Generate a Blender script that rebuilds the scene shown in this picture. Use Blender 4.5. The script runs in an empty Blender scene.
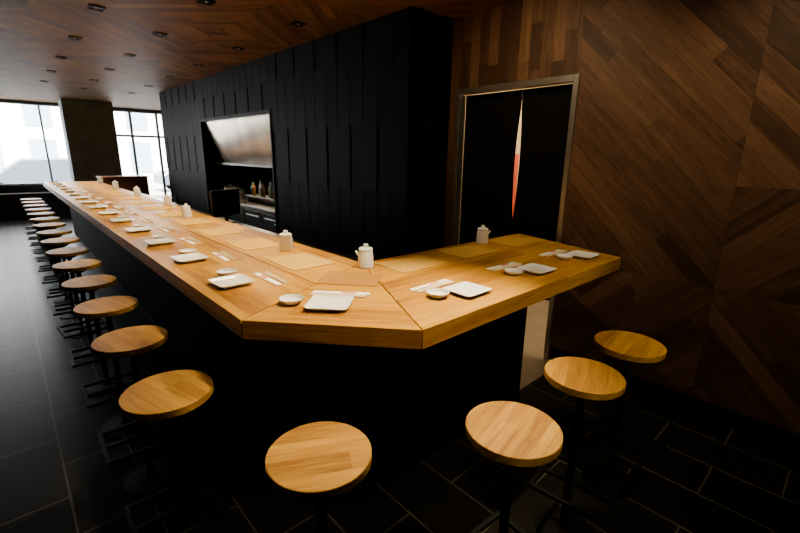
import bpy, bmesh, math, random
from mathutils import Vector, Matrix
random.seed(7)
scene = bpy.context.scene
COL = scene.collection

# ------------------------------------------------------------ materials
def new_mat(name):
    m = bpy.data.materials.new(name); m.use_nodes = True
    nt = m.node_tree; b = nt.nodes['Principled BSDF']
    return m, nt, b
def N(nt, t, **k):
    n = nt.nodes.new(t)
    for a, v in k.items(): setattr(n, a, v)
    return n
def math_node(nt, op, a=None, b=None):
    n = N(nt, 'ShaderNodeMath', operation=op)
    for i, v in enumerate((a, b)):
        if v is None: continue
        if isinstance(v, (int, float)): n.inputs[i].default_value = v
        else: nt.links.new(v, n.inputs[i])
    return n.outputs[0]
def plain(name, col, rough=0.5, metal=0.0, noise=0.08, nscale=12, bump=0.0, spec=0.5, stretch=None):
    m, nt, b = new_mat(name)
    tc = N(nt, 'ShaderNodeTexCoord'); no = N(nt, 'ShaderNodeTexNoise')
    no.inputs['Scale'].default_value = nscale; no.inputs['Detail'].default_value = 4
    if stretch:
        mp = N(nt, 'ShaderNodeMapping'); mp.inputs['Scale'].default_value = stretch
        nt.links.new(tc.outputs['Object'], mp.inputs['Vector']); nt.links.new(mp.outputs[0], no.inputs['Vector'])
    else: nt.links.new(tc.outputs['Object'], no.inputs['Vector'])
    cr = N(nt, 'ShaderNodeValToRGB')
    cr.color_ramp.elements[0].position = 0.3; cr.color_ramp.elements[1].position = 0.7
    cr.color_ramp.elements[0].color = tuple(c*(1-noise) for c in col)+(1,)
    cr.color_ramp.elements[1].color = tuple(min(1, c*(1+noise)) for c in col)+(1,)
    nt.links.new(no.outputs['Fac'], cr.inputs[0]); nt.links.new(cr.outputs[0], b.inputs['Base Color'])
    b.inputs['Roughness'].default_value = rough; b.inputs['Metallic'].default_value = metal
    b.inputs['Specular IOR Level'].default_value = spec
    if bump:
        bp = N(nt, 'ShaderNodeBump'); bp.inputs['Strength'].default_value = bump
        nt.links.new(no.outputs['Fac'], bp.inputs['Height']); nt.links.new(bp.outputs[0], b.inputs['Normal'])
    return m
def emit(name, col, s):
    m, nt, b = new_mat(name)
    b.inputs['Base Color'].default_value = col+(1,)
    b.inputs['Emission Color'].default_value = col+(1,); b.inputs['Emission Strength'].default_value = s
    return m
def wood(name, dark, mid, light, strip=0.0, rough=0.4, var=0.5, grain=1.0, spec=0.5, objrand=False):
    """UV in metres: u along the grain, v across. strip = stave width, 0 -> per-plank attribute."""
    m, nt, b = new_mat(name)
    uv = N(nt, 'ShaderNodeUVMap'); sep = N(nt, 'ShaderNodeSeparateXYZ')
    nt.links.new(uv.outputs[0], sep.inputs[0])
    u, v = sep.outputs[0], sep.outputs[1]
    if strip > 0:
        row = math_node(nt, 'FLOOR', math_node(nt, 'DIVIDE', v, strip))
        if objrand:
            oi = N(nt, 'ShaderNodeObjectInfo')
            row = math_node(nt, 'ADD', row, math_node(nt, 'MULTIPLY', oi.outputs['Random'], 91.0))
        wn = N(nt, 'ShaderNodeTexWhiteNoise', noise_dimensions='1D'); nt.links.new(row, wn.inputs['W'])
        seg = math_node(nt, 'FLOOR', math_node(nt, 'ADD', math_node(nt, 'DIVIDE', u, 1.3), math_node(nt, 'MULTIPLY', wn.outputs[0], 7.0)))
        wn2 = N(nt, 'ShaderNodeTexWhiteNoise', noise_dimensions='1D')
        nt.links.new(math_node(nt, 'ADD', math_node(nt, 'MULTIPLY', seg, 3.7), math_node(nt, 'MULTIPLY', row, 11.3)), wn2.inputs['W'])
        rnd = wn2.outputs[0]
    else:
        at = N(nt, 'ShaderNodeAttribute'); at.attribute_name = 'rnd'; rnd = at.outputs['Fac']
    comb = N(nt, 'ShaderNodeCombineXYZ')
    nt.links.new(math_node(nt, 'MULTIPLY', u, 2.2), comb.inputs[0])
    nt.links.new(math_node(nt, 'MULTIPLY', v, 26.0*grain), comb.inputs[1])
    nt.links.new(math_node(nt, 'MULTIPLY', rnd, 50.0), comb.inputs[2])
    n1 = N(nt, 'ShaderNodeTexNoise'); n1.inputs['Scale'].default_value = 1.0; n1.inputs['Detail'].default_value = 5
    n1.inputs['Distortion'].default_value = 0.6
    nt.links.new(comb.outputs[0], n1.inputs['Vector'])
    comb2 = N(nt, 'ShaderNodeCombineXYZ')
    nt.links.new(math_node(nt, 'MULTIPLY', u, 9.0), comb2.inputs[0])
    nt.links.new(math_node(nt, 'MULTIPLY', v, 180.0*grain), comb2.inputs[1])
    nt.links.new(math_node(nt, 'MULTIPLY', rnd, 50.0), comb2.inputs[2])
    n2 = N(nt, 'ShaderNodeTexNoise'); n2.inputs['Scale'].default_value = 1.0; n2.inputs['Detail'].default_value = 2
    nt.links.new(comb2.outputs[0], n2.inputs['Vector'])
    f = math_node(nt, 'ADD', math_node(nt, 'MULTIPLY', n1.outputs['Fac'], 1.0-var*0.6),
                  math_node(nt, 'MULTIPLY', math_node(nt, 'SUBTRACT', n2.outputs['Fac'], 0.5), 0.5))
    f = math_node(nt, 'ADD', f, math_node(nt, 'MULTIPLY', math_node(nt, 'SUBTRACT', rnd, 0.25), var*0.8))
    cr = N(nt, 'ShaderNodeValToRGB'); e = cr.color_ramp.elements
    e[0].position = 0.22; e[0].color = dark+(1,); e[1].position = 0.85; e[1].color = light+(1,)
    k = e.new(0.52); k.color = mid+(1,)
    nt.links.new(f, cr.inputs[0]); nt.links.new(cr.outputs[0], b.inputs['Base Color'])
    b.inputs['Roughness'].default_value = rough; b.inputs['Specular IOR Level'].default_value = spec
    bp = N(nt, 'ShaderNodeBump'); bp.inputs['Strength'].default_value = 0.12; bp.inputs['Distance'].default_value = 0.002
    nt.links.new(n2.outputs['Fac'], bp.inputs['Height']); nt.links.new(bp.outputs[0], b.inputs['Normal'])
    return m

M_counter = wood('counter_oak', (0.25,0.098,0.005), (0.49,0.235,0.012), (0.68,0.38,0.026), strip=0.11, rough=0.42, var=0.35, spec=0.3)
M_seat = wood('seat_oak', (0.21,0.088,0.008), (0.43,0.215,0.020), (0.63,0.36,0.045), strip=0.08, rough=0.5, var=0.4, objrand=True, spec=0.25)
M_wall = wood('reclaimed_wall_planks', (0.045,0.020,0.009), (0.115,0.055,0.025), (0.22,0.112,0.052), rough=0.6, var=0.7, spec=0.25)
M_ceil = wood('ceiling_planks', (0.065,0.028,0.008), (0.18,0.090,0.026), (0.32,0.178,0.056), rough=0.6, var=0.75, spec=0.12)
M_black = wood('black_stained_panel', (0.003,0.0023,0.0016), (0.005,0.0038,0.0027), (0.009,0.007,0.005), rough=0.6, var=0.5, spec=0.04)
M_backing = plain('dark_backing', (0.01,0.006,0.004), 0.8)
M_base = plain('black_base_panel', (0.003,0.0027,0.0025), 0.7, spec=0.03)
M_steel_black = plain('black_steel', (0.003,0.003,0.003), 0.55, 0.0, spec=0.08)
M_stainless = plain('brushed_stainless', (0.42,0.38,0.33), 0.3, 1.0, 0.1, 30)
M_jamb = plain('satin_steel_frame', (0.52,0.49,0.44), 0.3, 0.9, 0.08, 10)
M_hood = plain('hood_stainless', (0.24,0.20,0.155), 0.20, 1.0, 0.35, 2, stretch=(1,2.0,0.4))
M_cabinet = plain('dark_steel_cabinet', (0.05,0.042,0.034), 0.4, 0.8, 0.2, 5)
M_porcelain = plain('white_porcelain', (0.93,0.93,0.93), 0.15, 0, 0.01)
M_paper = plain('kraft_paper', (0.60,0.35,0.065), 0.8, 0, 0.03, 30, spec=0.2)
M_paper2 = plain('dark_kraft_paper', (0.34,0.165,0.027), 0.75, 0, 0.04, 30, spec=0.2)
M_sleeve = plain('paper_sleeve', (0.93,0.93,0.91), 0.7, 0, 0.02)
M_stick = plain('chopstick_wood', (0.90,0.76,0.50), 0.5, 0, 0.06)
M_concrete = plain('grey_concrete', (0.24,0.31,0.37), 0.8, 0, 0.2, 3)
M_white = plain('cream_paint', (0.75,0.62,0.42), 0.7, 0, 0.04)
M_red = plain('red_cloth', (0.70,0.10,0.05), 0.7)
M_fabric = plain('black_cloth', (0.004,0.0035,0.0035), 0.95, 0, 0.2, 60, spec=0.1)
M_darkwall = plain('dark_plaster', (0.03,0.024,0.019), 0.8, 0, 0.1)
M_screen = plain('black_plastic', (0.006,0.006,0.006), 0.4)
M_kfloor = plain('pale_kitchen_floor', (0.28,0.22,0.15), 0.5, 0, 0.15, 5)
M_out = plain('pale_facade', (0.90,0.92,0.94), 0.9, 0, 0.05, 1)
M_outw = plain('facade_glass', (0.22,0.30,0.36), 0.5)
M_ground = plain('pavement', (0.6,0.6,0.58), 0.9)
M_frame = plain('window_frame_paint', (0.30,0.32,0.33), 0.5)
M_lens = emit('lamp_lens', (1.0,0.78,0.5), 0.06)
M_green = emit('green_indicator', (0.2,0.9,0.5), 1.0)
M_boxwood = plain('brown_cabinet_wood', (0.26,0.12,0.045), 0.5, 0, 0.2, 8)
M_amber = plain('amber_glass', (0.30,0.12,0.03), 0.1)
M_greenglass = plain('green_glass', (0.05,0.14,0.07), 0.1)
M_clear = plain('pale_glass', (0.6,0.58,0.5), 0.08)
M_car = plain('car_paint', (0.06,0.08,0.10), 0.3)

def floor_mat():
    m, nt, b = new_mat('slate_floor_tiles')
    tc = N(nt, 'ShaderNodeTexCoord'); mp = N(nt, 'ShaderNodeMapping')
    mp.inputs['Rotation'].default_value = (0, 0, math.pi/2)
    nt.links.new(tc.outputs['Object'], mp.inputs['Vector'])
    br = N(nt, 'ShaderNodeTexBrick'); br.offset = 0.5
    br.inputs['Scale'].default_value = 1.0
    br.inputs['Brick Width'].default_value = 0.61; br.inputs['Row Height'].default_value = 0.305
    br.inputs['Mortar Size'].default_value = 0.0045; br.inputs['Mortar Smooth'].default_value = 0.1
    br.inputs['Color1'].default_value = (0.008,0.0075,0.0065,1); br.inputs['Color2'].default_value = (0.016,0.0142,0.0112,1)
    br.inputs['Mortar'].default_value = (0.13,0.11,0.08,1)
    nt.links.new(mp.outputs[0], br.inputs['Vector'])
    no = N(nt, 'ShaderNodeTexNoise'); no.inputs['Scale'].default_value = 3; no.inputs['Detail'].default_value = 8
    nt.links.new(tc.outputs['Object'], no.inputs['Vector'])
    mx = N(nt, 'ShaderNodeMixRGB', blend_type='MULTIPLY'); mx.inputs[0].default_value = 0.6
    nt.links.new(br.outputs['Color'], mx.inputs[1]); nt.links.new(no.outputs['Fac'], mx.inputs[2])
    nt.links.new(mx.outputs[0], b.inputs['Base Color'])
    b.inputs['Roughness'].default_value = 0.34; b.inputs['Specular IOR Level'].default_value = 0.03
    bp = N(nt, 'ShaderNodeBump'); bp.inputs['Strength'].default_value = 0.25; bp.inputs['Distance'].default_value = 0.004
    nt.links.new(no.outputs['Fac'], bp.inputs['Height']); nt.links.new(bp.outputs[0], b.inputs['Normal'])
    return m
M_floor = floor_mat()

# ------------------------------------------------------------ mesh helpers
def finish(name, bm, mat, parent=None, loc=(0,0,0), rotz=0.0, smooth=False, bevel=0.0, grain=None):
    if grain is not None:
        g = Vector(grain).normalized(); p = Vector((-g.y, g.x, 0)) if abs(g.z) < 0.5 else Vector((1,0,0))
        uvl = bm.loops.layers.uv.verify()
        for f in bm.faces:
            for l in f.loops:
                co = l.vert.co
                l[uvl].uv = (co.dot(g), co.dot(p) + (co.z if abs(g.z) < 0.5 else co.y))
    me = bpy.data.meshes.new(name); bm.normal_update(); bm.to_mesh(me); bm.free()
    mats = mat if isinstance(mat, (list, tuple)) else [mat]
    for mm in mats: me.materials.append(mm)
    if smooth:
        for p in me.polygons: p.use_smooth = True
        try: me.set_sharp_from_angle(angle=math.radians(35))
        except Exception: pass
    ob = bpy.data.objects.new(name, me); COL.objects.link(ob)
    ob.location = loc; ob.rotation_euler = (0, 0, rotz)
    if parent: ob.parent = parent
    if bevel:
        bv = ob.modifiers.new('bevel', 'BEVEL'); bv.width = bevel; bv.segments = 2; bv.limit_method = 'ANGLE'
    return ob
def empty(name, loc=(0,0,0), rotz=0.0):
    e = bpy.data.objects.new(name, None); e.empty_display_size = 0.1
    e.location = loc; e.rotation_euler = (0,0,rotz); COL.objects.link(e); return e
def tag(ob, label, cat, group=None):
    ob['label'] = label; ob['category'] = cat
    if group: ob['group'] = group
    return ob
def struct(ob):
    ob['kind'] = 'structure'; return ob
def box(bm, x0, x1, y0, y1, z0, z1, mi=0):
    v = [bm.verts.new(p) for p in ((x0,y0,z0),(x1,y0,z0),(x1,y1,z0),(x0,y1,z0),(x0,y0,z1),(x1,y0,z1),(x1,y1,z1),(x0,y1,z1))]
    for idx in ((0,3,2,1),(4,5,6,7),(0,1,5,4),(1,2,6,5),(2,3,7,6),(3,0,4,7)):
        f = bm.faces.new([v[i] for i in idx]); f.material_index = mi
def boxes(*bs):
    bm = bmesh.new()
    for b in bs: box(bm, *b)
    return bm
def lathe(prof, seg=32, bm=None, cx=0, cy=0):
    bm = bm or bmesh.new(); rings = []
    for r, z in prof:
        if r < 1e-6: rings.append([bm.verts.new((cx, cy, z))])
        else: rings.append([bm.verts.new((cx+r*math.cos(2*math.pi*i/seg), cy+r*math.sin(2*math.pi*i/seg), z)) for i in range(seg)])
    for a, b in zip(rings, rings[1:]):
        for i in range(seg):
            j = (i+1) % seg
            if len(a) == 1 and len(b) == 1: continue
            if len(a) == 1: bm.faces.new((a[0], b[j], b[i]))
            elif len(b) == 1: bm.faces.new((a[i], a[j], b[0]))
            else: bm.faces.new((a[i], a[j], b[j], b[i]))
    if len(rings[0]) > 1: bm.faces.new(list(reversed(rings[0])))
    if len(rings[-1]) > 1: bm.faces.new(rings[-1])
    return bm
def rrect(w, d, r, n=5):
    pts = []
    for cx, cy, a0 in ((w/2-r, d/2-r, 0), (-w/2+r, d/2-r, 90), (-w/2+r, -d/2+r, 180), (w/2-r, -d/2+r, 270)):
        for i in range(n+1):
            a = math.radians(a0+90*i/n); pts.append((cx+r*math.cos(a), cy+r*math.sin(a)))
    return pts
def loft(loops):
    bm = bmesh.new(); rings = [[bm.verts.new((x, y, z)) for x, y in pts] for pts, z in loops]
    n = len(rings[0])
    for a, b in zip(rings, rings[1:]):
        for i in range(n): bm.faces.new((a[i], a[(i+1)%n], b[(i+1)%n], b[i]))
    bm.faces.new(list(reversed(rings[0]))); bm.faces.new(rings[-1])
    return bm
def prism(bm, pts, z0, z1):
    lo = [bm.verts.new((x, y, z0)) for x, y in pts]; hi = [bm.verts.new((x, y, z1)) for x, y in pts]
    n = len(pts); bm.faces.new(list(reversed(lo))); bm.faces.new(hi)
    for i in range(n): bm.faces.new((lo[i], lo[(i+1)%n], hi[(i+1)%n], hi[i]))
def tube(bm, path, r, seg=10, closed=False):
    path = [Vector(p) for p in path]; rings = []; n = len(path)
    for i, p in enumerate(path):
        if closed: d = (path[(i+1)%n]-path[i-1]).normalized()
        else: d = (path[min(i+1,n-1)]-path[max(i-1,0)]).normalized()
        up = Vector((0,0,1)) if abs(d.z) < 0.9 else Vector((1,0,0))
        a = d.cross(up).normalized(); b = d.cross(a).normalized()
        rings.append([bm.verts.new(p+a*r*math.cos(2*math.pi*k/seg)+b*r*math.sin(2*math.pi*k/seg)) for k in range(seg)])
    prs = list(zip(rings, rings[1:]))
    if closed: prs.append((rings[-1], rings[0]))
    for a, b in prs:
        for k in range(seg): bm.faces.new((a[k], a[(k+1)%seg], b[(k+1)%seg], b[k]))
    if not closed:
        bm.faces.new(list(reversed(rings[0]))); bm.faces.new(rings[-1])
    bmesh.ops.recalc_face_normals(bm, faces=bm.faces)
def dup(root, loc, rotz):
    r = root.copy(); COL.objects.link(r); r.location = loc; r.rotation_euler = (0,0,rotz)
    for c in root.children:
        k = c.copy(); k.parent = r; COL.objects.link(k)
        for c2 in c.children:
            k2 = c2.copy(); k2.parent = k; COL.objects.link(k2)
    return r

# planked surface
def clip(poly, nx, ny, c):
    out = []
    for i in range(len(poly)):
        a, b = poly[i], poly[(i+1)%len(poly)]
        da = a[0]*nx+a[1]*ny-c; db = b[0]*nx+b[1]*ny-c
        if da <= 0: out.append(a)
        if (da < 0 < db) or (db < 0 < da):
            t = da/(da-db); out.append((a[0]+(b[0]-a[0])*t, a[1]+(b[1]-a[1])*t))
    return out
def planks(bm, region, ang, w, fn, lmin=0.5, lmax=1.3, gap=0.0008, band=0):
    s0, s1, t0, t1 = region
    uvl = bm.loops.layers.uv.verify()
    col = bm.loops.layers.float_color.get('rnd') or bm.loops.layers.float_color.new('rnd')
    d = (math.cos(ang), math.sin(ang)); n = (-d[1], d[0])
    cs = [(s0,t0),(s1,t0),(s1,t1),(s0,t1)]
    us = [c[0]*d[0]+c[1]*d[1] for c in cs]; vs = [c[0]*n[0]+c[1]*n[1] for c in cs]
    v = min(vs) - random.random()*w; row = 0; bv = random.random()
    while v < max(vs):
        row += 1
        if band and row % band == 0: bv = random.random()
        u = min(us) - random.random()*lmax
        while u < max(us):
            L = random.uniform(lmin, lmax)
            q = [(u+gap, v+gap), (u+L-gap, v+gap), (u+L-gap, v+w-gap), (u+gap, v+w-gap)]
            poly = [(a*d[0]+b*n[0], a*d[1]+b*n[1]) for a, b in q]
            for nx, ny, c in ((-1,0,-(s0+gap)),(1,0,s1-gap),(0,-1,-(t0+gap)),(0,1,t1-gap)):
                poly = clip(poly, nx, ny, c)
                if len(poly) < 3: break
            if len(poly) >= 3:
                rv = random.random()
                if band: rv = 0.6*rv + 0.4*bv
                try: f = bm.faces.new([bm.verts.new(fn(a, b)) for a, b in poly])
                except Exception: f = None
                if f:
                    for l, (a, b) in zip(f.loops, poly):
                        l[uvl].uv = (a*d[0]+b*d[1], a*n[0]+b*n[1]); l[col] = (rv, rv, rv, 1)
            u += L
        v += w

# ------------------------------------------------------------ dimensions
CH = 2.915
XW = 3.28
XK = 2.77
YK0, YK1 = 2.90, 10.7
ZC = 1.074
ZS = 0.815
YB = 15.0

# ------------------------------------------------------------ room shell
bm = boxes((-2.6, 1.55, -2.6, YB+0.2, -0.1, 0.0), (1.55, 7.0, -2.6, 1.50, -0.1, 0.0), (1.55, 7.0, 10.8, YB+0.2, -0.1, 0))
struct(finish('floor', bm, M_floor))
struct(finish('floor_kitchen', boxes((1.55, 7.0, 1.50, 10.8, -0.1, 0.0)), M_kfloor)).name = 'floor.001'

bm = bmesh.new()
sx = [-2.6, -1.1, 0.4, 1.9, 3.4, 4.9, 7.0]
y = -2.6
ys = []
while y < YB+0.2: ys.append(y); y += 1.5
ys.append(YB+0.2)
for i in range(len(sx)-1):
    for j in range(len(ys)-1):
        planks(bm, (sx[i], sx[i+1], ys[j], ys[j+1]), math.radians(45 if (i+j) % 2 else -45), 0.095, lambda a, b: (a, b, CH), band=3)
for f in bm.faces: f.normal_update()
for f in bm.faces:
    if f.normal.z > 0: f.normal_flip()
struct(finish('ceiling', bm, M_ceil))
struct(finish('ceiling_slab', boxes((-2.6, 7.0, -2.6, YB+0.2, CH+0.004, CH+0.12)), M_backing)).name = 'ceiling.001'

# plank wall
DY0, DY1, DH = 1.64, 2.77, 2.28
bm = bmesh.new(); fn = lambda a, b: (XW, a, b)
DN = math.radians(45); UP = math.radians(-45)
Z1 = 0.12
PW = 0.10
planks(bm, (0.56, DY0, 0.90, CH), DN, PW, fn, 0.8, 2.0, band=2)
planks(bm, (-0.9, 0.56, 1.55, CH), DN, PW, fn, 0.8, 2.0, band=2)
planks(bm, (-0.9, 0.56, 0.90, 1.55), UP, PW, fn, 0.8, 2.0, band=2)
planks(bm, (0.56, DY0, Z1, 0.90), UP, PW, fn, 0.6, 1.4, band=2)
planks(bm, (-0.9, 0.56, Z1, 0.90), DN, PW, fn, 0.8, 2.0, band=2)
planks(bm, (-2.6, -0.9, Z1, CH), UP, PW, fn)
planks(bm, (DY0, DY1, DH, CH), math.radians(90), PW, fn, 0.3, 0.8)
planks(bm, (DY1, YK0, Z1, CH), math.radians(90), PW, fn)
for f in bm.faces: f.normal_update()
for f in bm.faces:
    if f.normal.x > 0: f.normal_flip()
struct(finish('wall_right', bm, M_wall))
struct(finish('wall_right_core', boxes((XW+0.004, XW+0.14, -2.6, DY0, 0, CH), (XW+0.004, XW+0.14, DY0, DY1, DH, CH), (XW+0.004, XW+0.14, DY1, YK0+0.0, 0, CH)), M_backing)).name = 'wall_right.001'
struct(finish('baseboard_right', boxes((XW-0.012, XW+0.004, -2.6, DY0-0.05, 0, Z1)), M_base))
bm = boxes((XW-0.015, XW+0.15, DY0-0.02, DY0+0.022, 0, DH+0.03), (XW-0.015, XW+0.15, DY1-0.022, DY1+0.02, 0, DH+0.03),
           (XW-0.015, XW+0.15, DY0+0.022, DY1-0.022, DH-0.02, DH+0.03))
struct(finish('door_1', bm, M_jamb, bevel=0.003))
struct(finish('wall_hallway', boxes((4.7, 4.75, 1.2, 2.85, 0, CH)), M_white))
struct(finish('wall_hallway_side', boxes((XW+0.15, 4.75, 1.15, 1.2, 0, CH), (XW+0.15, 4.75, 2.85, 2.9, 0, CH)), M_white)).name = 'wall_hallway.001'
def curtain(y0, y1, side):
    bm = bmesh.new(); nx = 24; nz = 24; g = []
    for i in range(nx+1):
        col = []
        for j in range(nz+1):
            t = j/nz; z = 2.25 - t*1.75
            bul = 0.023*math.sin(math.pi*min(1, max(0, (2.12-z)/0.95)))**0.8 if 1.17 < z < 2.12 else 0.0
            a0 = y0 + (bul if side > 0 else 0); a1 = y1 - (bul if side < 0 else 0)
            yy = a0 + (a1-a0)*i/nx
            col.append(bm.verts.new((XW+0.07+0.010*math.sin(i*1.3)*(0.3+t), yy, z)))
        g.append(col)
    for i in range(nx):
        for j in range(nz): bm.faces.new((g[i][j], g[i+1][j], g[i+1][j+1], g[i][j+1]))
    return bm
for (a, b, s) in ((DY0+0.024, 2.14, -1), (2.141, DY1-0.024, 1)):
    o = finish('door_curtain', curtain(a, b, s), M_fabric, smooth=True)
    tag(o, 'black cloth curtain panel hanging in the steel-framed doorway', 'curtain', 'doorway curtains')
o = finish('curtain_rod', lathe([(0.008,-0.53),(0.008,0.53)], 12), M_steel_black)
o.rotation_euler = (math.pi/2, 0, 0); o.location = (XW+0.07, (DY0+DY1)/2, 2.249)
tag(o, 'thin black rod across the top of the doorway', 'curtain rod')
o = finish('hanging_cloth', boxes((4.10, 4.42, 2.80, 2.845, 1.00, 1.74)), M_red, bevel=0.01)
tag(o, 'red cloth hanging on the cream passage wall', 'cloth')

# black kitchen wall with relief panels
KW = 0.222
K1, K2, K3 = 12, 24, 36
OY0, OY1, OZ = YK0+KW*K1, YK0+KW*K2, 2.25
def relief(bm, a0, a1, z0, z1, mk, stag):
    uvl = bm.loops.layers.uv.verify(); colr = bm.loops.layers.float_color.get('rnd') or bm.loops.layers.float_color.new('rnd')
    cuts = [z0]; z = [1.35, 0.75][stag % 2]
    while z < z1-0.15:
        if z > z0+0.15: cuts.append(z)
        z += 1.25
    cuts.append(z1)
    last = stag % 2
    for za, zb in zip(cuts, cuts[1:]):
        dep = (0.0, 0.009)[last]; last = 1-last
        n0 = len(bm.faces); mk(bm, a0+0.003, a1-0.003, za+0.001, zb-0.001, dep)
        bm.faces.ensure_lookup_table(); rv = random.random()
        for f in bm.faces[n0:]:
            for l in f.loops:
                l[uvl].uv = (l.vert.co.z, l.vert.co.y+l.vert.co.x); l[colr] = (rv,rv,rv,1)
mkf = lambda bm, a, b, za, zb, d: box(bm, XK-d-0.01, XK, a, b, za, zb)
mks = lambda bm, a, b, za, zb, d: box(bm, a, b, YK0-d-0.01, YK0, za, zb)
def front(k0, k1, z0):
    bm = bmesh.new()
    for k in range(k0, k1):
        y0 = YK0+KW*k
        if y0 > YK1-0.05: break
        relief(bm, y0, min(y0+KW, YK1), z0, CH, mkf, k)
    return bm
bm = front(0, K1, 0)
for k in range(3): relief(bm, XK+0.17*k, XK+0.17*(k+1), 0, CH, mks, k+1)
struct(finish('wall_kitchen', bm, M_black))
struct(finish('wall_kitchen_b', front(K2, K3, 0), M_black)).name = 'wall_kitchen.001'
struct(finish('wall_kitchen_c', front(K1, K2, OZ), M_black)).name = 'wall_kitchen.002'
struct(finish('wall_core', boxes((XK, XK+0.10, YK0, OY0, 0, CH)), M_base)).name = 'wall_kitchen.003'
struct(finish('wall_core', boxes((XK, XK+0.10, OY1, YK1, 0, CH)), M_base)).name = 'wall_kitchen.004'
struct(finish('wall_core', boxes((XK, XK+0.10, OY0, OY1, OZ, CH)), M_base)).name = 'wall_kitchen.005'
struct(finish('wall_core', boxes((3.60, 3.65, OY0-0.05, OY1+0.05, 0, CH)), M_base)).name = 'wall_alcove'
struct(finish('wall_core', boxes((XK+0.10, 3.60, OY0-0.05, OY0, 0, CH)), M_base)).name = 'wall_alcove.001'
struct(finish('wall_core', boxes((XK+0.10, 3.60, OY1, OY1+0.05, 0, CH)), M_base)).name = 'wall_alcove.002'
struct(finish('wall_core', boxes((XK+0.10, 7.0, YK1-0.1, YK1, 0, CH)), M_base)).name = 'wall_kitchen.006'
struct(finish('wall_core', boxes((XK+0.10, XW+0.14, YK0+0.001, YK0+0.10, 0, CH)), M_base)).name = 'wall_kitchen.007'

struct(finish('wall_left', boxes((-2.7, -2.6, -2.6, YB+0.2, 0, CH)), M_darkwall))
struct(finish('wall_front', boxes((-2.6, XW+0.14, -2.7, -2.6, 0, CH)), M_darkwall))
WZ0, WZ1 = 0.80, 2.87
bm = boxes((-2.6, 1.55, YB, YB+0.2, 0, WZ0), (-2.6, 7.0, YB, YB+0.2, WZ1, CH), (1.55, 2.30, YB, YB+0.2, 0, WZ1), (-2.6, -2.3, YB, YB+0.2, WZ0, WZ1), (6.2, 7.0, YB, YB+0.2, 0, WZ1))
struct(finish('wall_far', bm, M_darkwall))
struct(finish('wall_far_side', boxes((7.0, 7.1, 10.7, YB+0.2, 0, CH)), M_darkwall)).name = 'wall_far.001'
def frame(name, xs, zs, x0, x1, z0, z1, t=0.05):
    bs = []
    for x in xs: bs.append((x-t/2, x+t/2, YB+0.06, YB+0.13, z0, z1))
    for z in zs: bs.append((x0, x1, YB+0.065, YB+0.125, z-t/2, z+t/2))
    return struct(finish(name, boxes(*bs), M_frame))
frame('window_1', [-2.28, -1.4, -0.2, 1.0, 1.53], [WZ0+0.02, WZ1-0.02], -2.3, 1.55, WZ0, WZ1, 0.045)
frame('window_2', [2.33, 3.05, 3.75, 4.5, 5.3, 6.17], [0.05, 2.15, WZ1-0.025], 2.3, 6.2, 0, WZ1, 0.07)
struct(finish('trim_1', boxes((-2.55, 1.6, YB-0.45, YB, 0, 0.62)), M_darkwall, bevel=0.01))
struct(finish('pillar', boxes((1.34, 2.40, 13.6, 14.2, 0, CH)), M_concrete, bevel=0.01)).name = 'wall_pillar'

# street outside
o = finish('street_pavement', boxes((-30, 40, YB+0.2, YB+40, -0.2, -0.02)), M_ground)
tag(o, 'pale sunlit street pavement outside the windows', 'street')
bm = bmesh.new(); box(bm, -14, 26, YB+17, YB+22, -0.015, 9, 0)
for i in range(16):
    for j in range(3):
        x0 = -13+2.4*i; box(bm, x0, x0+1.2, YB+16.9, YB+17.05, 0.4+2.6*j, 2.3+2.6*j, 1)
o = finish('street_building', bm, [M_out, M_outw])
tag(o, 'pale building facade with rows of windows across the street', 'building')
def car(x, y):
    e = empty('parked_car', (x, y, -0.02)); tag(e, 'dark blue-grey parked car on the bright street', 'car')
    prof = [(-2.1,0.35),(-2.15,0.75),(-1.9,0.9),(-1.2,0.98),(-0.6,1.42),(0.9,1.45),(1.6,1.0),(2.1,0.92),(2.15,0.4)]
    bm = bmesh.new(); lo = [bm.verts.new((a, -0.85, z)) for a, z in prof]; hi = [bm.verts.new((a, 0.85, z)) for a, z in prof]
    bm.faces.new(lo); bm.faces.new(list(reversed(hi)))
    for i in range(len(prof)): bm.faces.new((lo[i], hi[i], hi[(i+1)%len(prof)], lo[(i+1)%len(prof)]))
    bmesh.ops.recalc_face_normals(bm, faces=bm.faces)
    finish('body', bm, M_car, e, bevel=0.05)
    for wx in (-1.35, 1.35):
        for wy in (-0.8, 0.8):
            w_ = finish('wheel', lathe([(0.32,-0.1),(0.32,0.1)], 24), M_steel_black, e); w_.rotation_euler = (math.pi/2,0,0); w_.location = (wx, wy, 0.325)
car(1.2, YB+6); car(7.2, YB+6.3)

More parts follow.
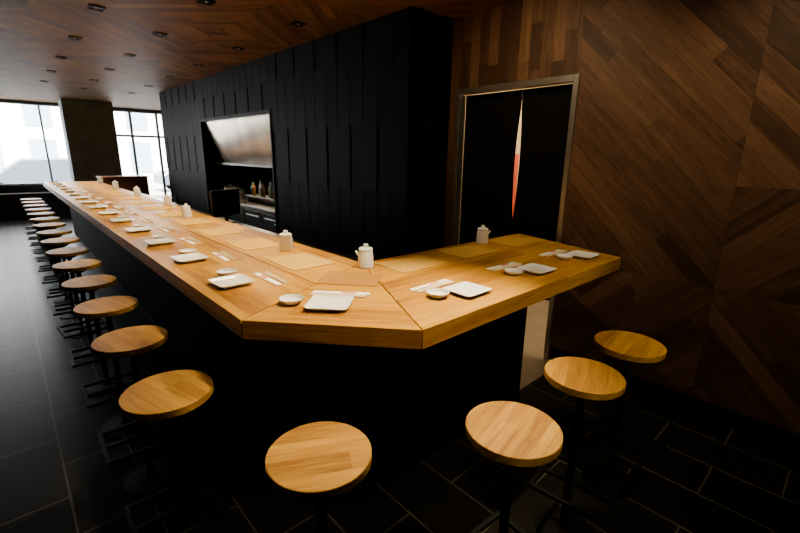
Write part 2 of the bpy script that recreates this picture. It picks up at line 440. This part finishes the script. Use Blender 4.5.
# ------------------------------------------------------------ counter
A = Vector((0.593, 1.55)); B = Vector((1.064, 1.022)); C = Vector((2.935, 1.022)); D = Vector((3.20, 1.97)); E = Vector((1.52, 1.985))
YE = 11.35; T = 0.080
counter = empty('sushi_counter', (1.0, 2.0, 0))
tag(counter, 'long angled oak bar counter with thick top and black base', 'bar counter')
off = Vector((-1.0, -2.0))
SX, SY = 1.075, 1.60
def along(P, Q, t): return P+(Q-P)*t
JA = along(A, E, (SX-A.x)/(E.x-A.x)); JB = along(B, E, (SY-B.y)/(E.y-B.y)); JC = along(C, D, (SY-C.y)/(D.y-C.y))
def shrink(pts, g=0.003):
    c = sum(pts, Vector((0,0)))/len(pts); out = []
    n = len(pts)
    for i in range(n):
        p0, p, p1 = pts[i-1], pts[i], pts[(i+1)%n]
        e0 = (p-p0).normalized(); e1 = (p1-p).normalized()
        n0 = Vector((-e0.y, e0.x)); n1 = Vector((-e1.y, e1.x))
        if (c-p).dot(n0) < 0: n0 = -n0
        if (c-p).dot(n1) < 0: n1 = -n1
        den = 1+n0.dot(n1); out.append(p+(n0+n1)*g/max(den, 0.3))
    return out
def board(name, pts, grain, z1=ZC):
    bm = bmesh.new(); pts = [p+off for p in shrink(pts)]
    prism(bm, [(p.x, p.y) for p in pts], z1-T, z1)
    bmesh.ops.recalc_face_normals(bm, faces=bm.faces)
    return finish(name, bm, M_counter, counter, bevel=0.002, grain=grain)
board('countertop', [A, JA, Vector((SX, YE)), Vector((A.x, YE))], (0,1,0))
board('countertop', [JA, E, Vector((E.x, YE)), Vector((SX, YE))], (0,1,0))
board('countertop', [B, C, JC, JB], (1,0,0))
board('countertop', [JB, JC, D, E], (1,0,0))
board('countertop', [A, B, JB, JA], (B.x-A.x, B.y-A.y, 0))
board('countertop', [JA, JB, E], (B.x-A.x, B.y-A.y, 0))
bm = bmesh.new()
pts = [Vector(p) for p in ((0.95, 11.2), (0.95, 1.78), (1.26, 1.44), (2.53, 1.44), (2.53, 1.80), (1.50, 1.80), (1.50, 11.2))]
prism(bm, [(p.x+off.x, p.y+off.y) for p in pts], 0.0, ZC-T)
bmesh.ops.recalc_face_normals(bm, faces=bm.faces)
finish('base', bm, M_base, counter)

# ------------------------------------------------------------ stools
def make_stool(loc, rot):
    s = empty('bar_stool', loc, rot)
    R = 0.160
    bm = lathe([(R-0.002, ZS-0.030), (R, ZS-0.028), (R, ZS-0.002), (R-0.002, ZS)], 72)
    finish('seat', bm, M_seat, s, smooth=True, grain=(1, 0.25, 0))
    bm = lathe([(0.03, ZS-0.075), (0.09, ZS-0.042), (0.11, ZS-0.0305)], 32)
    finish('seat_plate', bm, M_steel_black, s, smooth=True)
    bm = lathe([(0.017, 0.02), (0.017, ZS-0.07)], 20)
    finish('post', bm, M_steel_black, s, smooth=True)
    bm = bmesh.new(); z = 0.27; h = 0.010
    for (a, b, c, d) in ((-0.15,0.15,-0.19,-0.17), (-0.15,0.15,0.115,0.135), (-0.15,-0.13,-0.17,0.115), (0.13,0.15,-0.17,0.115), (-0.010,0.010,-0.17,0.115)):
        box(bm, a, b, c, d, z-h, z+h)
    finish('footrest', bm, M_steel_black, s, bevel=0.003)
    bm = lathe([(0.13, 0.0), (0.13, 0.008), (0.03, 0.014), (0.022, 0.03)], 32)
    finish('base_plate', bm, M_steel_black, s, smooth=True)
    return s
SG = 'round-topped counter stools'
first = make_stool((0.342, 1.677, 0), math.radians(-90)); tag(first, 'round oak-topped bar stool on black post along the long counter', 'stool', SG)
for i in range(1, 15):
    dup(first, (0.342, 1.677+0.638*i, 0), math.radians(-90+random.uniform(-6, 6)))
o = dup(first, (0.586, 0.986, 0), math.radians(-42)); o['label'] = 'round oak-topped bar stool standing at the angled counter corner'
for x, yv in ((1.148, 0.664), (1.697, 0.672), (2.18, 0.665)):
    o = dup(first, (x, yv, 0), math.radians(random.uniform(-8, 8))); o['label'] = 'round oak-topped bar stool on black post along the short wing'

# ------------------------------------------------------------ table things
def make_plate():
    k = 1.07
    bm = loft([(rrect(0.12*k,0.11*k,0.012), 0.0), (rrect(0.135*k,0.125*k,0.014), 0.004), (rrect(0.172*k,0.162*k,0.022), 0.020), (rrect(0.165*k,0.155*k,0.019), 0.0205),
               (rrect(0.140*k,0.130*k,0.014), 0.0085), (rrect(0.12*k,0.11*k,0.012), 0.007)])
    return finish('square_plate', bm, M_porcelain, smooth=True)
def make_dish():
    bm = lathe([(0.026,0.0),(0.032,0.001),(0.049,0.015),(0.053,0.025),(0.050,0.025),(0.043,0.013),(0.024,0.007),(0,0.0065)], 40)
    return finish('sauce_dish', bm, M_porcelain, smooth=True)
def make_chop():
    e = empty('chopstick_set')
    for dy, a in ((0.034, 0.02), (0.050, -0.01)):
        bm = bmesh.new(); n = 10; L_ = 0.13
        def pt(x, r, k):
            return (x, dy+a*x+r*math.cos(2*math.pi*k/n), 0.0050+r*math.sin(2*math.pi*k/n))
        r0 = [bm.verts.new(pt(-L_, 0.005, k)) for k in range(n)]
        r1 = [bm.verts.new(pt(L_, 0.0035, k)) for k in range(n)]
        for k in range(n): bm.faces.new((r0[k], r1[k], r1[(k+1)%n], r0[(k+1)%n]))
        bm.faces.new(r0); bm.faces.new(r1); bmesh.ops.recalc_face_normals(bm, faces=bm.faces)
        finish('chopstick', bm, M_stick, e, smooth=True)
    s_ = finish('paper_sleeve', boxes((-0.14, 0.13, -0.015, 0.015, 0.0, 0.005)), M_sleeve, e, bevel=0.001)
    k_ = finish('red_mark', boxes((-0.075, -0.005, -0.009, 0.009, 0.0051, 0.0056)), M_red, s_)
    return e
def make_pot():
    e = empty('soy_sauce_pot'); q = 1.08
    P = lambda pr: [(a*q, b*q) for a, b in pr]
    bm = lathe(P([(0.037,0),(0.041,0.003),(0.042,0.02),(0.040,0.06),(0.037,0.085),(0.035,0.092),(0.031,0.092),(0.031,0.086),(0,0.084)]), 40)
    finish('body', bm, M_porcelain, e, smooth=True)
    bm = lathe(P([(0.030,0.0905),(0.037,0.0925),(0.038,0.098),(0.034,0.106),(0.018,0.110),(0.012,0.113),(0.014,0.120),(0.011,0.126),(0,0.128)]), 32)
    finish('lid', bm, M_porcelain, e, smooth=True)
    bm = bmesh.new(); tube(bm, [(0.036,0,0.066),(0.048,0,0.080),(0.057,0,0.096)], 0.007, 12)
    finish('spout', bm, M_porcelain, e, smooth=True)
    return e
def make_mat(mat):
    W, Dp = 0.36, 0.27
    return finish('paper_placemat', boxes((-W/2, W/2, -Dp/2, Dp/2, 0, 0.003)), mat)
Z = ZC+0.0005
protos = {}
def put(kind, maker, x, y, r, label, cat, group, z=None):
    z = z or Z
    if kind not in protos:
        o = maker(); protos[kind] = o
        o.location = (x, y, z); o.rotation_euler = (0,0,r)
    else: o = dup(protos[kind], (x, y, z), r)
    tag(o, label, cat, group); return o
L = math.pi/2
facet = math.atan2(B.y-A.y, B.x-A.x)
def setting(P, D_, Cc, r, where):
    put('plate', make_plate, P[0], P[1], r+random.uniform(-.04,.04), 'square white porcelain plate '+where, 'plate', 'square white plates')
    put('dish', make_dish, D_[0], D_[1], 0, 'small round white sauce dish beside a square plate', 'dish', 'round sauce dishes')
    put('chop', make_chop, Cc[0], Cc[1], r+math.pi+random.uniform(-.04,.04), 'wooden chopsticks beside a white paper sleeve beyond the plate', 'chopsticks', 'sleeved chopsticks')
for i in range(15):
    yv = 2.045+0.638*i
    if yv > 11.2: break
    setting((0.755, yv), (0.80, yv+0.17), (0.925, yv-0.04), L, 'on the long oak counter')
setting((0.945, 1.462), (0.840, 1.600), (1.080, 1.581), facet, 'on the angled counter corner')
for x, yv in ((1.551, 1.205), (2.163, 1.20), (2.74, 1.20)):
    setting((x, yv), (x-0.158, yv+0.045), (x-0.06, yv+0.195), 0, 'on the short counter wing')
MG = 'kraft paper placemats'
for i in range(14):
    yv = 2.25+0.655*i
    if yv > 11.15: break
    put('mat', lambda: make_mat(M_paper), 1.25, yv, L+random.uniform(-.03,.03), 'tan kraft paper placemat on the long oak counter', 'placemat', MG)
for x in (1.74, 2.28, 2.86):
    put('mat', None, x, 1.785, random.uniform(-.03,.03), 'tan kraft paper placemat on the short counter wing', 'placemat', MG)
put('mat2', lambda: make_mat(M_paper2), 1.262, 1.745, facet, 'darker brown paper placemat at the counter corner', 'placemat', MG).scale = (0.85, 0.85, 1)
PG = 'white sauce pots'
for x, yv, r in ((1.335, 2.575, 0.5), (1.30, 4.55, 2.5), (1.44, 5.74, 0.3), (1.44, 7.3, 1.5), (1.44, 8.9, 2.2), (1.44, 10.4, 1.0), (1.475, 1.890, 2.6), (2.59, 1.90, -0.6)):
    put('pot', make_pot, x, yv, r, 'white ceramic soy sauce pot with lid and short spout', 'sauce pot', PG)
# ------------------------------------------------------------ kitchen side
pc = empty('prep_counter', (1.80, 6.5, 0)); tag(pc, 'low stainless steel prep counter behind the bar', 'prep counter')
finish('body', boxes((-0.26,0.24,-3.7,3.7,0.0,0.84)), M_base, pc)
finish('worktop', boxes((-0.28,0.27,-3.75,3.75,0.84,0.88)), M_stainless, pc, bevel=0.004)
mo = empty('point_of_sale_monitor', (1.93, 5.20, 0.88), math.radians(25)); tag(mo, 'black flat monitor on a stand, seen from behind', 'monitor')
finish('stand', boxes((-0.10,0.10,-0.08,0.08,0,0.012), (-0.02,0.02,-0.012,0.012,0.012,0.12)), M_screen, mo, bevel=0.003)
finish('screen', boxes((-0.22,0.22,-0.025,0.012,0.09,0.40), (-0.12,0.12,-0.05,-0.025,0.14,0.32)), M_screen, mo, bevel=0.008)
YC = (OY0+OY1)/2; HL = (OY1-OY0)/2-0.012
bc = empty('back_counter', (3.03, YC, 0)); tag(bc, 'stainless steel cooking counter in the black alcove', 'kitchen counter')
finish('body', boxes((-0.15,0.55,-HL,HL,0.0,0.86)), M_cabinet, bc)
finish('worktop', boxes((-0.25,0.56,-HL,HL,0.86,0.91)), M_stainless, bc, bevel=0.004)
for i in range(4):
    y0 = -HL+0.02+0.655*i
    d = finish('door', boxes((-0.17,-0.15,y0,y0+0.63,0.12,0.82)), M_cabinet, bc, bevel=0.003)
    finish('handle', boxes((-0.195,-0.17,y0+0.1,y0+0.54,0.74,0.755)), M_stainless, d, bevel=0.003)
finish('indicator', boxes((-0.196,-0.17,-1.2,-1.10,0.69,0.70)), M_green, bc)
hd = empty('extractor_hood', (3.15, YC, 1.52)); tag(hd, 'brushed stainless extractor hood above the cooking counter', 'extractor hood')
bm = bmesh.new()
prof = [(-0.19,0.0),(-0.35,0.68),(-0.35,0.72),(0.43,0.72),(0.43,0)]
lo = [bm.verts.new((x,-HL,z)) for x,z in prof]; hi = [bm.verts.new((x,HL,z)) for x,z in prof]
bm.faces.new(lo); bm.faces.new(list(reversed(hi)))
for i in range(5): bm.faces.new((lo[i], hi[i], hi[(i+1)%5], lo[(i+1)%5]))
bmesh.ops.recalc_face_normals(bm, faces=bm.faces)
finish('canopy', bm, M_hood, hd)
finish('rim', boxes((-0.215,-0.191,-HL,HL,-0.02,0.015)), M_cabinet, hd, bevel=0.003)
struct(finish('trim_2', boxes((XK-0.03,XK+0.02,OY0-0.02,OY0+0.005,0,OZ+0.02),(XK-0.03,XK+0.02,OY1-0.005,OY1+0.02,0,OZ+0.02),(XK-0.03,XK+0.02,OY0,OY1,OZ-0.02,OZ+0.02)), M_steel_black))
sh = empty('bottle_shelf', (3.12, 6.45, 0.91)); tag(sh, 'small steel riser shelf holding bottles', 'shelf')
finish('board', boxes((-0.12,0.12,-0.7,0.7,0.10,0.115)), M_stainless, sh)
for s_ in (-0.66, 0.66): finish('leg', boxes((-0.1,0.1,s_-0.008,s_+0.008,0,0.10)), M_stainless, sh)
def bottle(x, y, z, h, r, mat, lab):
    e = empty('bottle', (x, y, z)); tag(e, lab, 'bottle', 'bottles on the steel shelf')
    finish('body', lathe([(r*0.9,0),(r,0.006),(r,h*0.58),(r*0.85,h*0.66),(r*0.35,h*0.76),(r*0.32,h*0.93)], 20), mat, e, smooth=True)
    finish('cap', lathe([(r*0.36,h*0.93),(r*0.36,h)], 16), M_steel_black, e, smooth=True)
mm = [M_amber, M_greenglass, M_clear]
for i in range(11):
    bottle(3.05+0.03*(i%3), 5.84+0.118*i, 1.0252, random.uniform(0.20,0.28), random.uniform(0.026,0.034), mm[i%3], ('amber','green','clear')[i%3]+' glass bottle with dark cap on the steel shelf')
for (yy, r, h) in ((7.45, 0.11, 0.17), (7.78, 0.10, 0.20)):
    e = empty('cooking_pot', (3.0, yy, 0.9105)); tag(e, 'stainless cooking pot with lid on the back counter', 'pot', 'cooking pots')
    finish('body', lathe([(r,0),(r,h),(r*1.04,h+0.004)], 32), M_stainless, e, smooth=True)
    finish('lid', lathe([(r*1.03,h+0.0045),(r*0.6,h+0.03),(0.012,h+0.035),(0.012,h+0.05),(0.02,h+0.055),(0,h+0.06)], 32), M_stainless, e, smooth=True)
    finish('handle', boxes((-0.02,0.02,-r-0.04,-r+0.002,h*0.75,h*0.82),(-0.02,0.02,r-0.002,r+0.04,h*0.75,h*0.82)), M_stainless, e)
hc = empty('host_cabinet', (2.05, 11.6, 0)); tag(hc, 'brown wooden service cabinet standing beyond the counter end', 'cabinet')
finish('body', boxes((-0.45,0.45,-0.2,0.2,0.0,1.13)), M_boxwood, hc, bevel=0.005)
finish('top', boxes((-0.48,0.48,-0.23,0.23,1.13,1.16)), M_boxwood, hc, bevel=0.004)

# ------------------------------------------------------------ ceiling spotlights
def spot(x, y, watts, size=85, aim=(0,0,-1), blend=0.7, light=True, rad=0.03):
    fx = empty('recessed_spotlight', (x, y, CH-0.004)); tag(fx, 'small square black recessed spotlight in the plank ceiling', 'ceiling light', 'recessed ceiling spotlights')
    key = 'fx'
    if key not in protos:
        protos[key] = fx
        bs = [(-0.06,0.06,-0.06,-0.052,-0.006,0.003),(-0.06,0.06,0.052,0.06,-0.006,0.003),(-0.06,-0.052,-0.052,0.052,-0.006,0.003),(0.052,0.06,-0.052,0.052,-0.006,0.003),(-0.052,0.052,-0.052,0.052,-0.002,0.003)]
        finish('housing', boxes(*bs), M_steel_black, fx)
        finish('lens', lathe([(0.010,-0.004),(0.010,-0.0021)], 20), M_lens, fx)
    else:
        for c in protos[key].children:
            if c.type == 'MESH': k = c.copy(); k.parent = fx; COL.objects.link(k)
    if light:
        ld = bpy.data.lights.new('bulb', 'SPOT'); ld.energy = watts; ld.color = (1.0, 0.78, 0.46)
        ld.spot_size = math.radians(size); ld.spot_blend = blend; ld.shadow_soft_size = rad
        lo = bpy.data.objects.new('bulb', ld); COL.objects.link(lo); lo.parent = fx; lo.location = (0,0,-0.05)
        lo.rotation_euler = Vector((aim[0], aim[1], aim[2])).to_track_quat('-Z', 'Y').to_euler()
for k in range(8):
    yv = 1.2+1.41*k
    g = 1.35 if k == 0 else (1.15 if k == 1 else 1.0)
    spot(1.48, yv, 215*g, 56, (-0.16, 0.05 if k == 0 else 0, -1))
    spot(2.33, yv, 155*g, 46, (-0.75, 0, -1))
    spot(0.845, yv-0.55, 58, 56, (0.15, 0.3, -1))
spot(2.45, 0.45, 30, 110, (0.55, 0.15, -1), 1.0)  # added wall washer, fixture and bulb invented to brighten the plank wall
spot(2.45, -0.6, 20, 110, (0.6, 0.3, -1), 1.0)  # second added wall washer, lifts the nearer stretch of planks
spot(1.5, -0.3, 105, 54, (0.12, 0.62, -1))
spot(2.25, 1.75, 50, 120, (0.75, 0.15, -0.8), 1.0)  # added fixture and bulb, only there to lighten the planks around the doorway
ld = bpy.data.lights.new('passage_lamp', 'AREA'); ld.energy = 45; ld.size = 0.5; ld.color = (1.0, 0.82, 0.55)
lo = bpy.data.objects.new('passage_lamp', ld); COL.objects.link(lo); lo.location = (4.0, 2.0, CH-0.05)
ld = bpy.data.lights.new('hood_lamp', 'AREA'); ld.energy = 8; ld.size = 0.3; ld.color = (1.0, 0.85, 0.6)
lo = bpy.data.objects.new('hood_lamp', ld); COL.objects.link(lo); lo.location = (3.15, 6.9, 1.49)

# ------------------------------------------------------------ daylight
w = bpy.data.worlds.new('World'); scene.world = w; w.use_nodes = True
bg = w.node_tree.nodes['Background']; bg.inputs[0].default_value = (1.0, 0.96, 0.90, 1); bg.inputs[1].default_value = 5.5
sd = bpy.data.lights.new('sun', 'SUN'); sd.energy = 62; sd.angle = 0.02; sd.color = (1, 0.98, 0.95)
so = bpy.data.objects.new('sun', sd); COL.objects.link(so)
so.rotation_euler = Vector((0.25, 1.5, -1)).to_track_quat('-Z', 'Y').to_euler()

# ------------------------------------------------------------ camera
cam = bpy.data.cameras.new('camera'); co = bpy.data.objects.new('camera', cam); COL.objects.link(co)
cam.sensor_width = 36; cam.lens = 36*426/800; cam.clip_start = 0.02; cam.clip_end = 200
hd_, th, rl = math.radians(42.7), math.radians(14.55), 0.0159
R0 = Vector((math.cos(hd_), -math.sin(hd_), 0)); H = Vector((math.sin(hd_), math.cos(hd_), 0))
F = H*math.cos(th) - Vector((0,0,1))*math.sin(th); U0 = H*math.sin(th) + Vector((0,0,1))*math.cos(th)
R = R0*math.cos(rl) + U0*math.sin(rl); U = U0*math.cos(rl) - R0*math.sin(rl)
mw = Matrix((( R.x, U.x, -F.x, 0), (R.y, U.y, -F.y, 0), (R.z, U.z, -F.z, 1.7), (0,0,0,1)))
co.matrix_world = mw
scene.camera = co
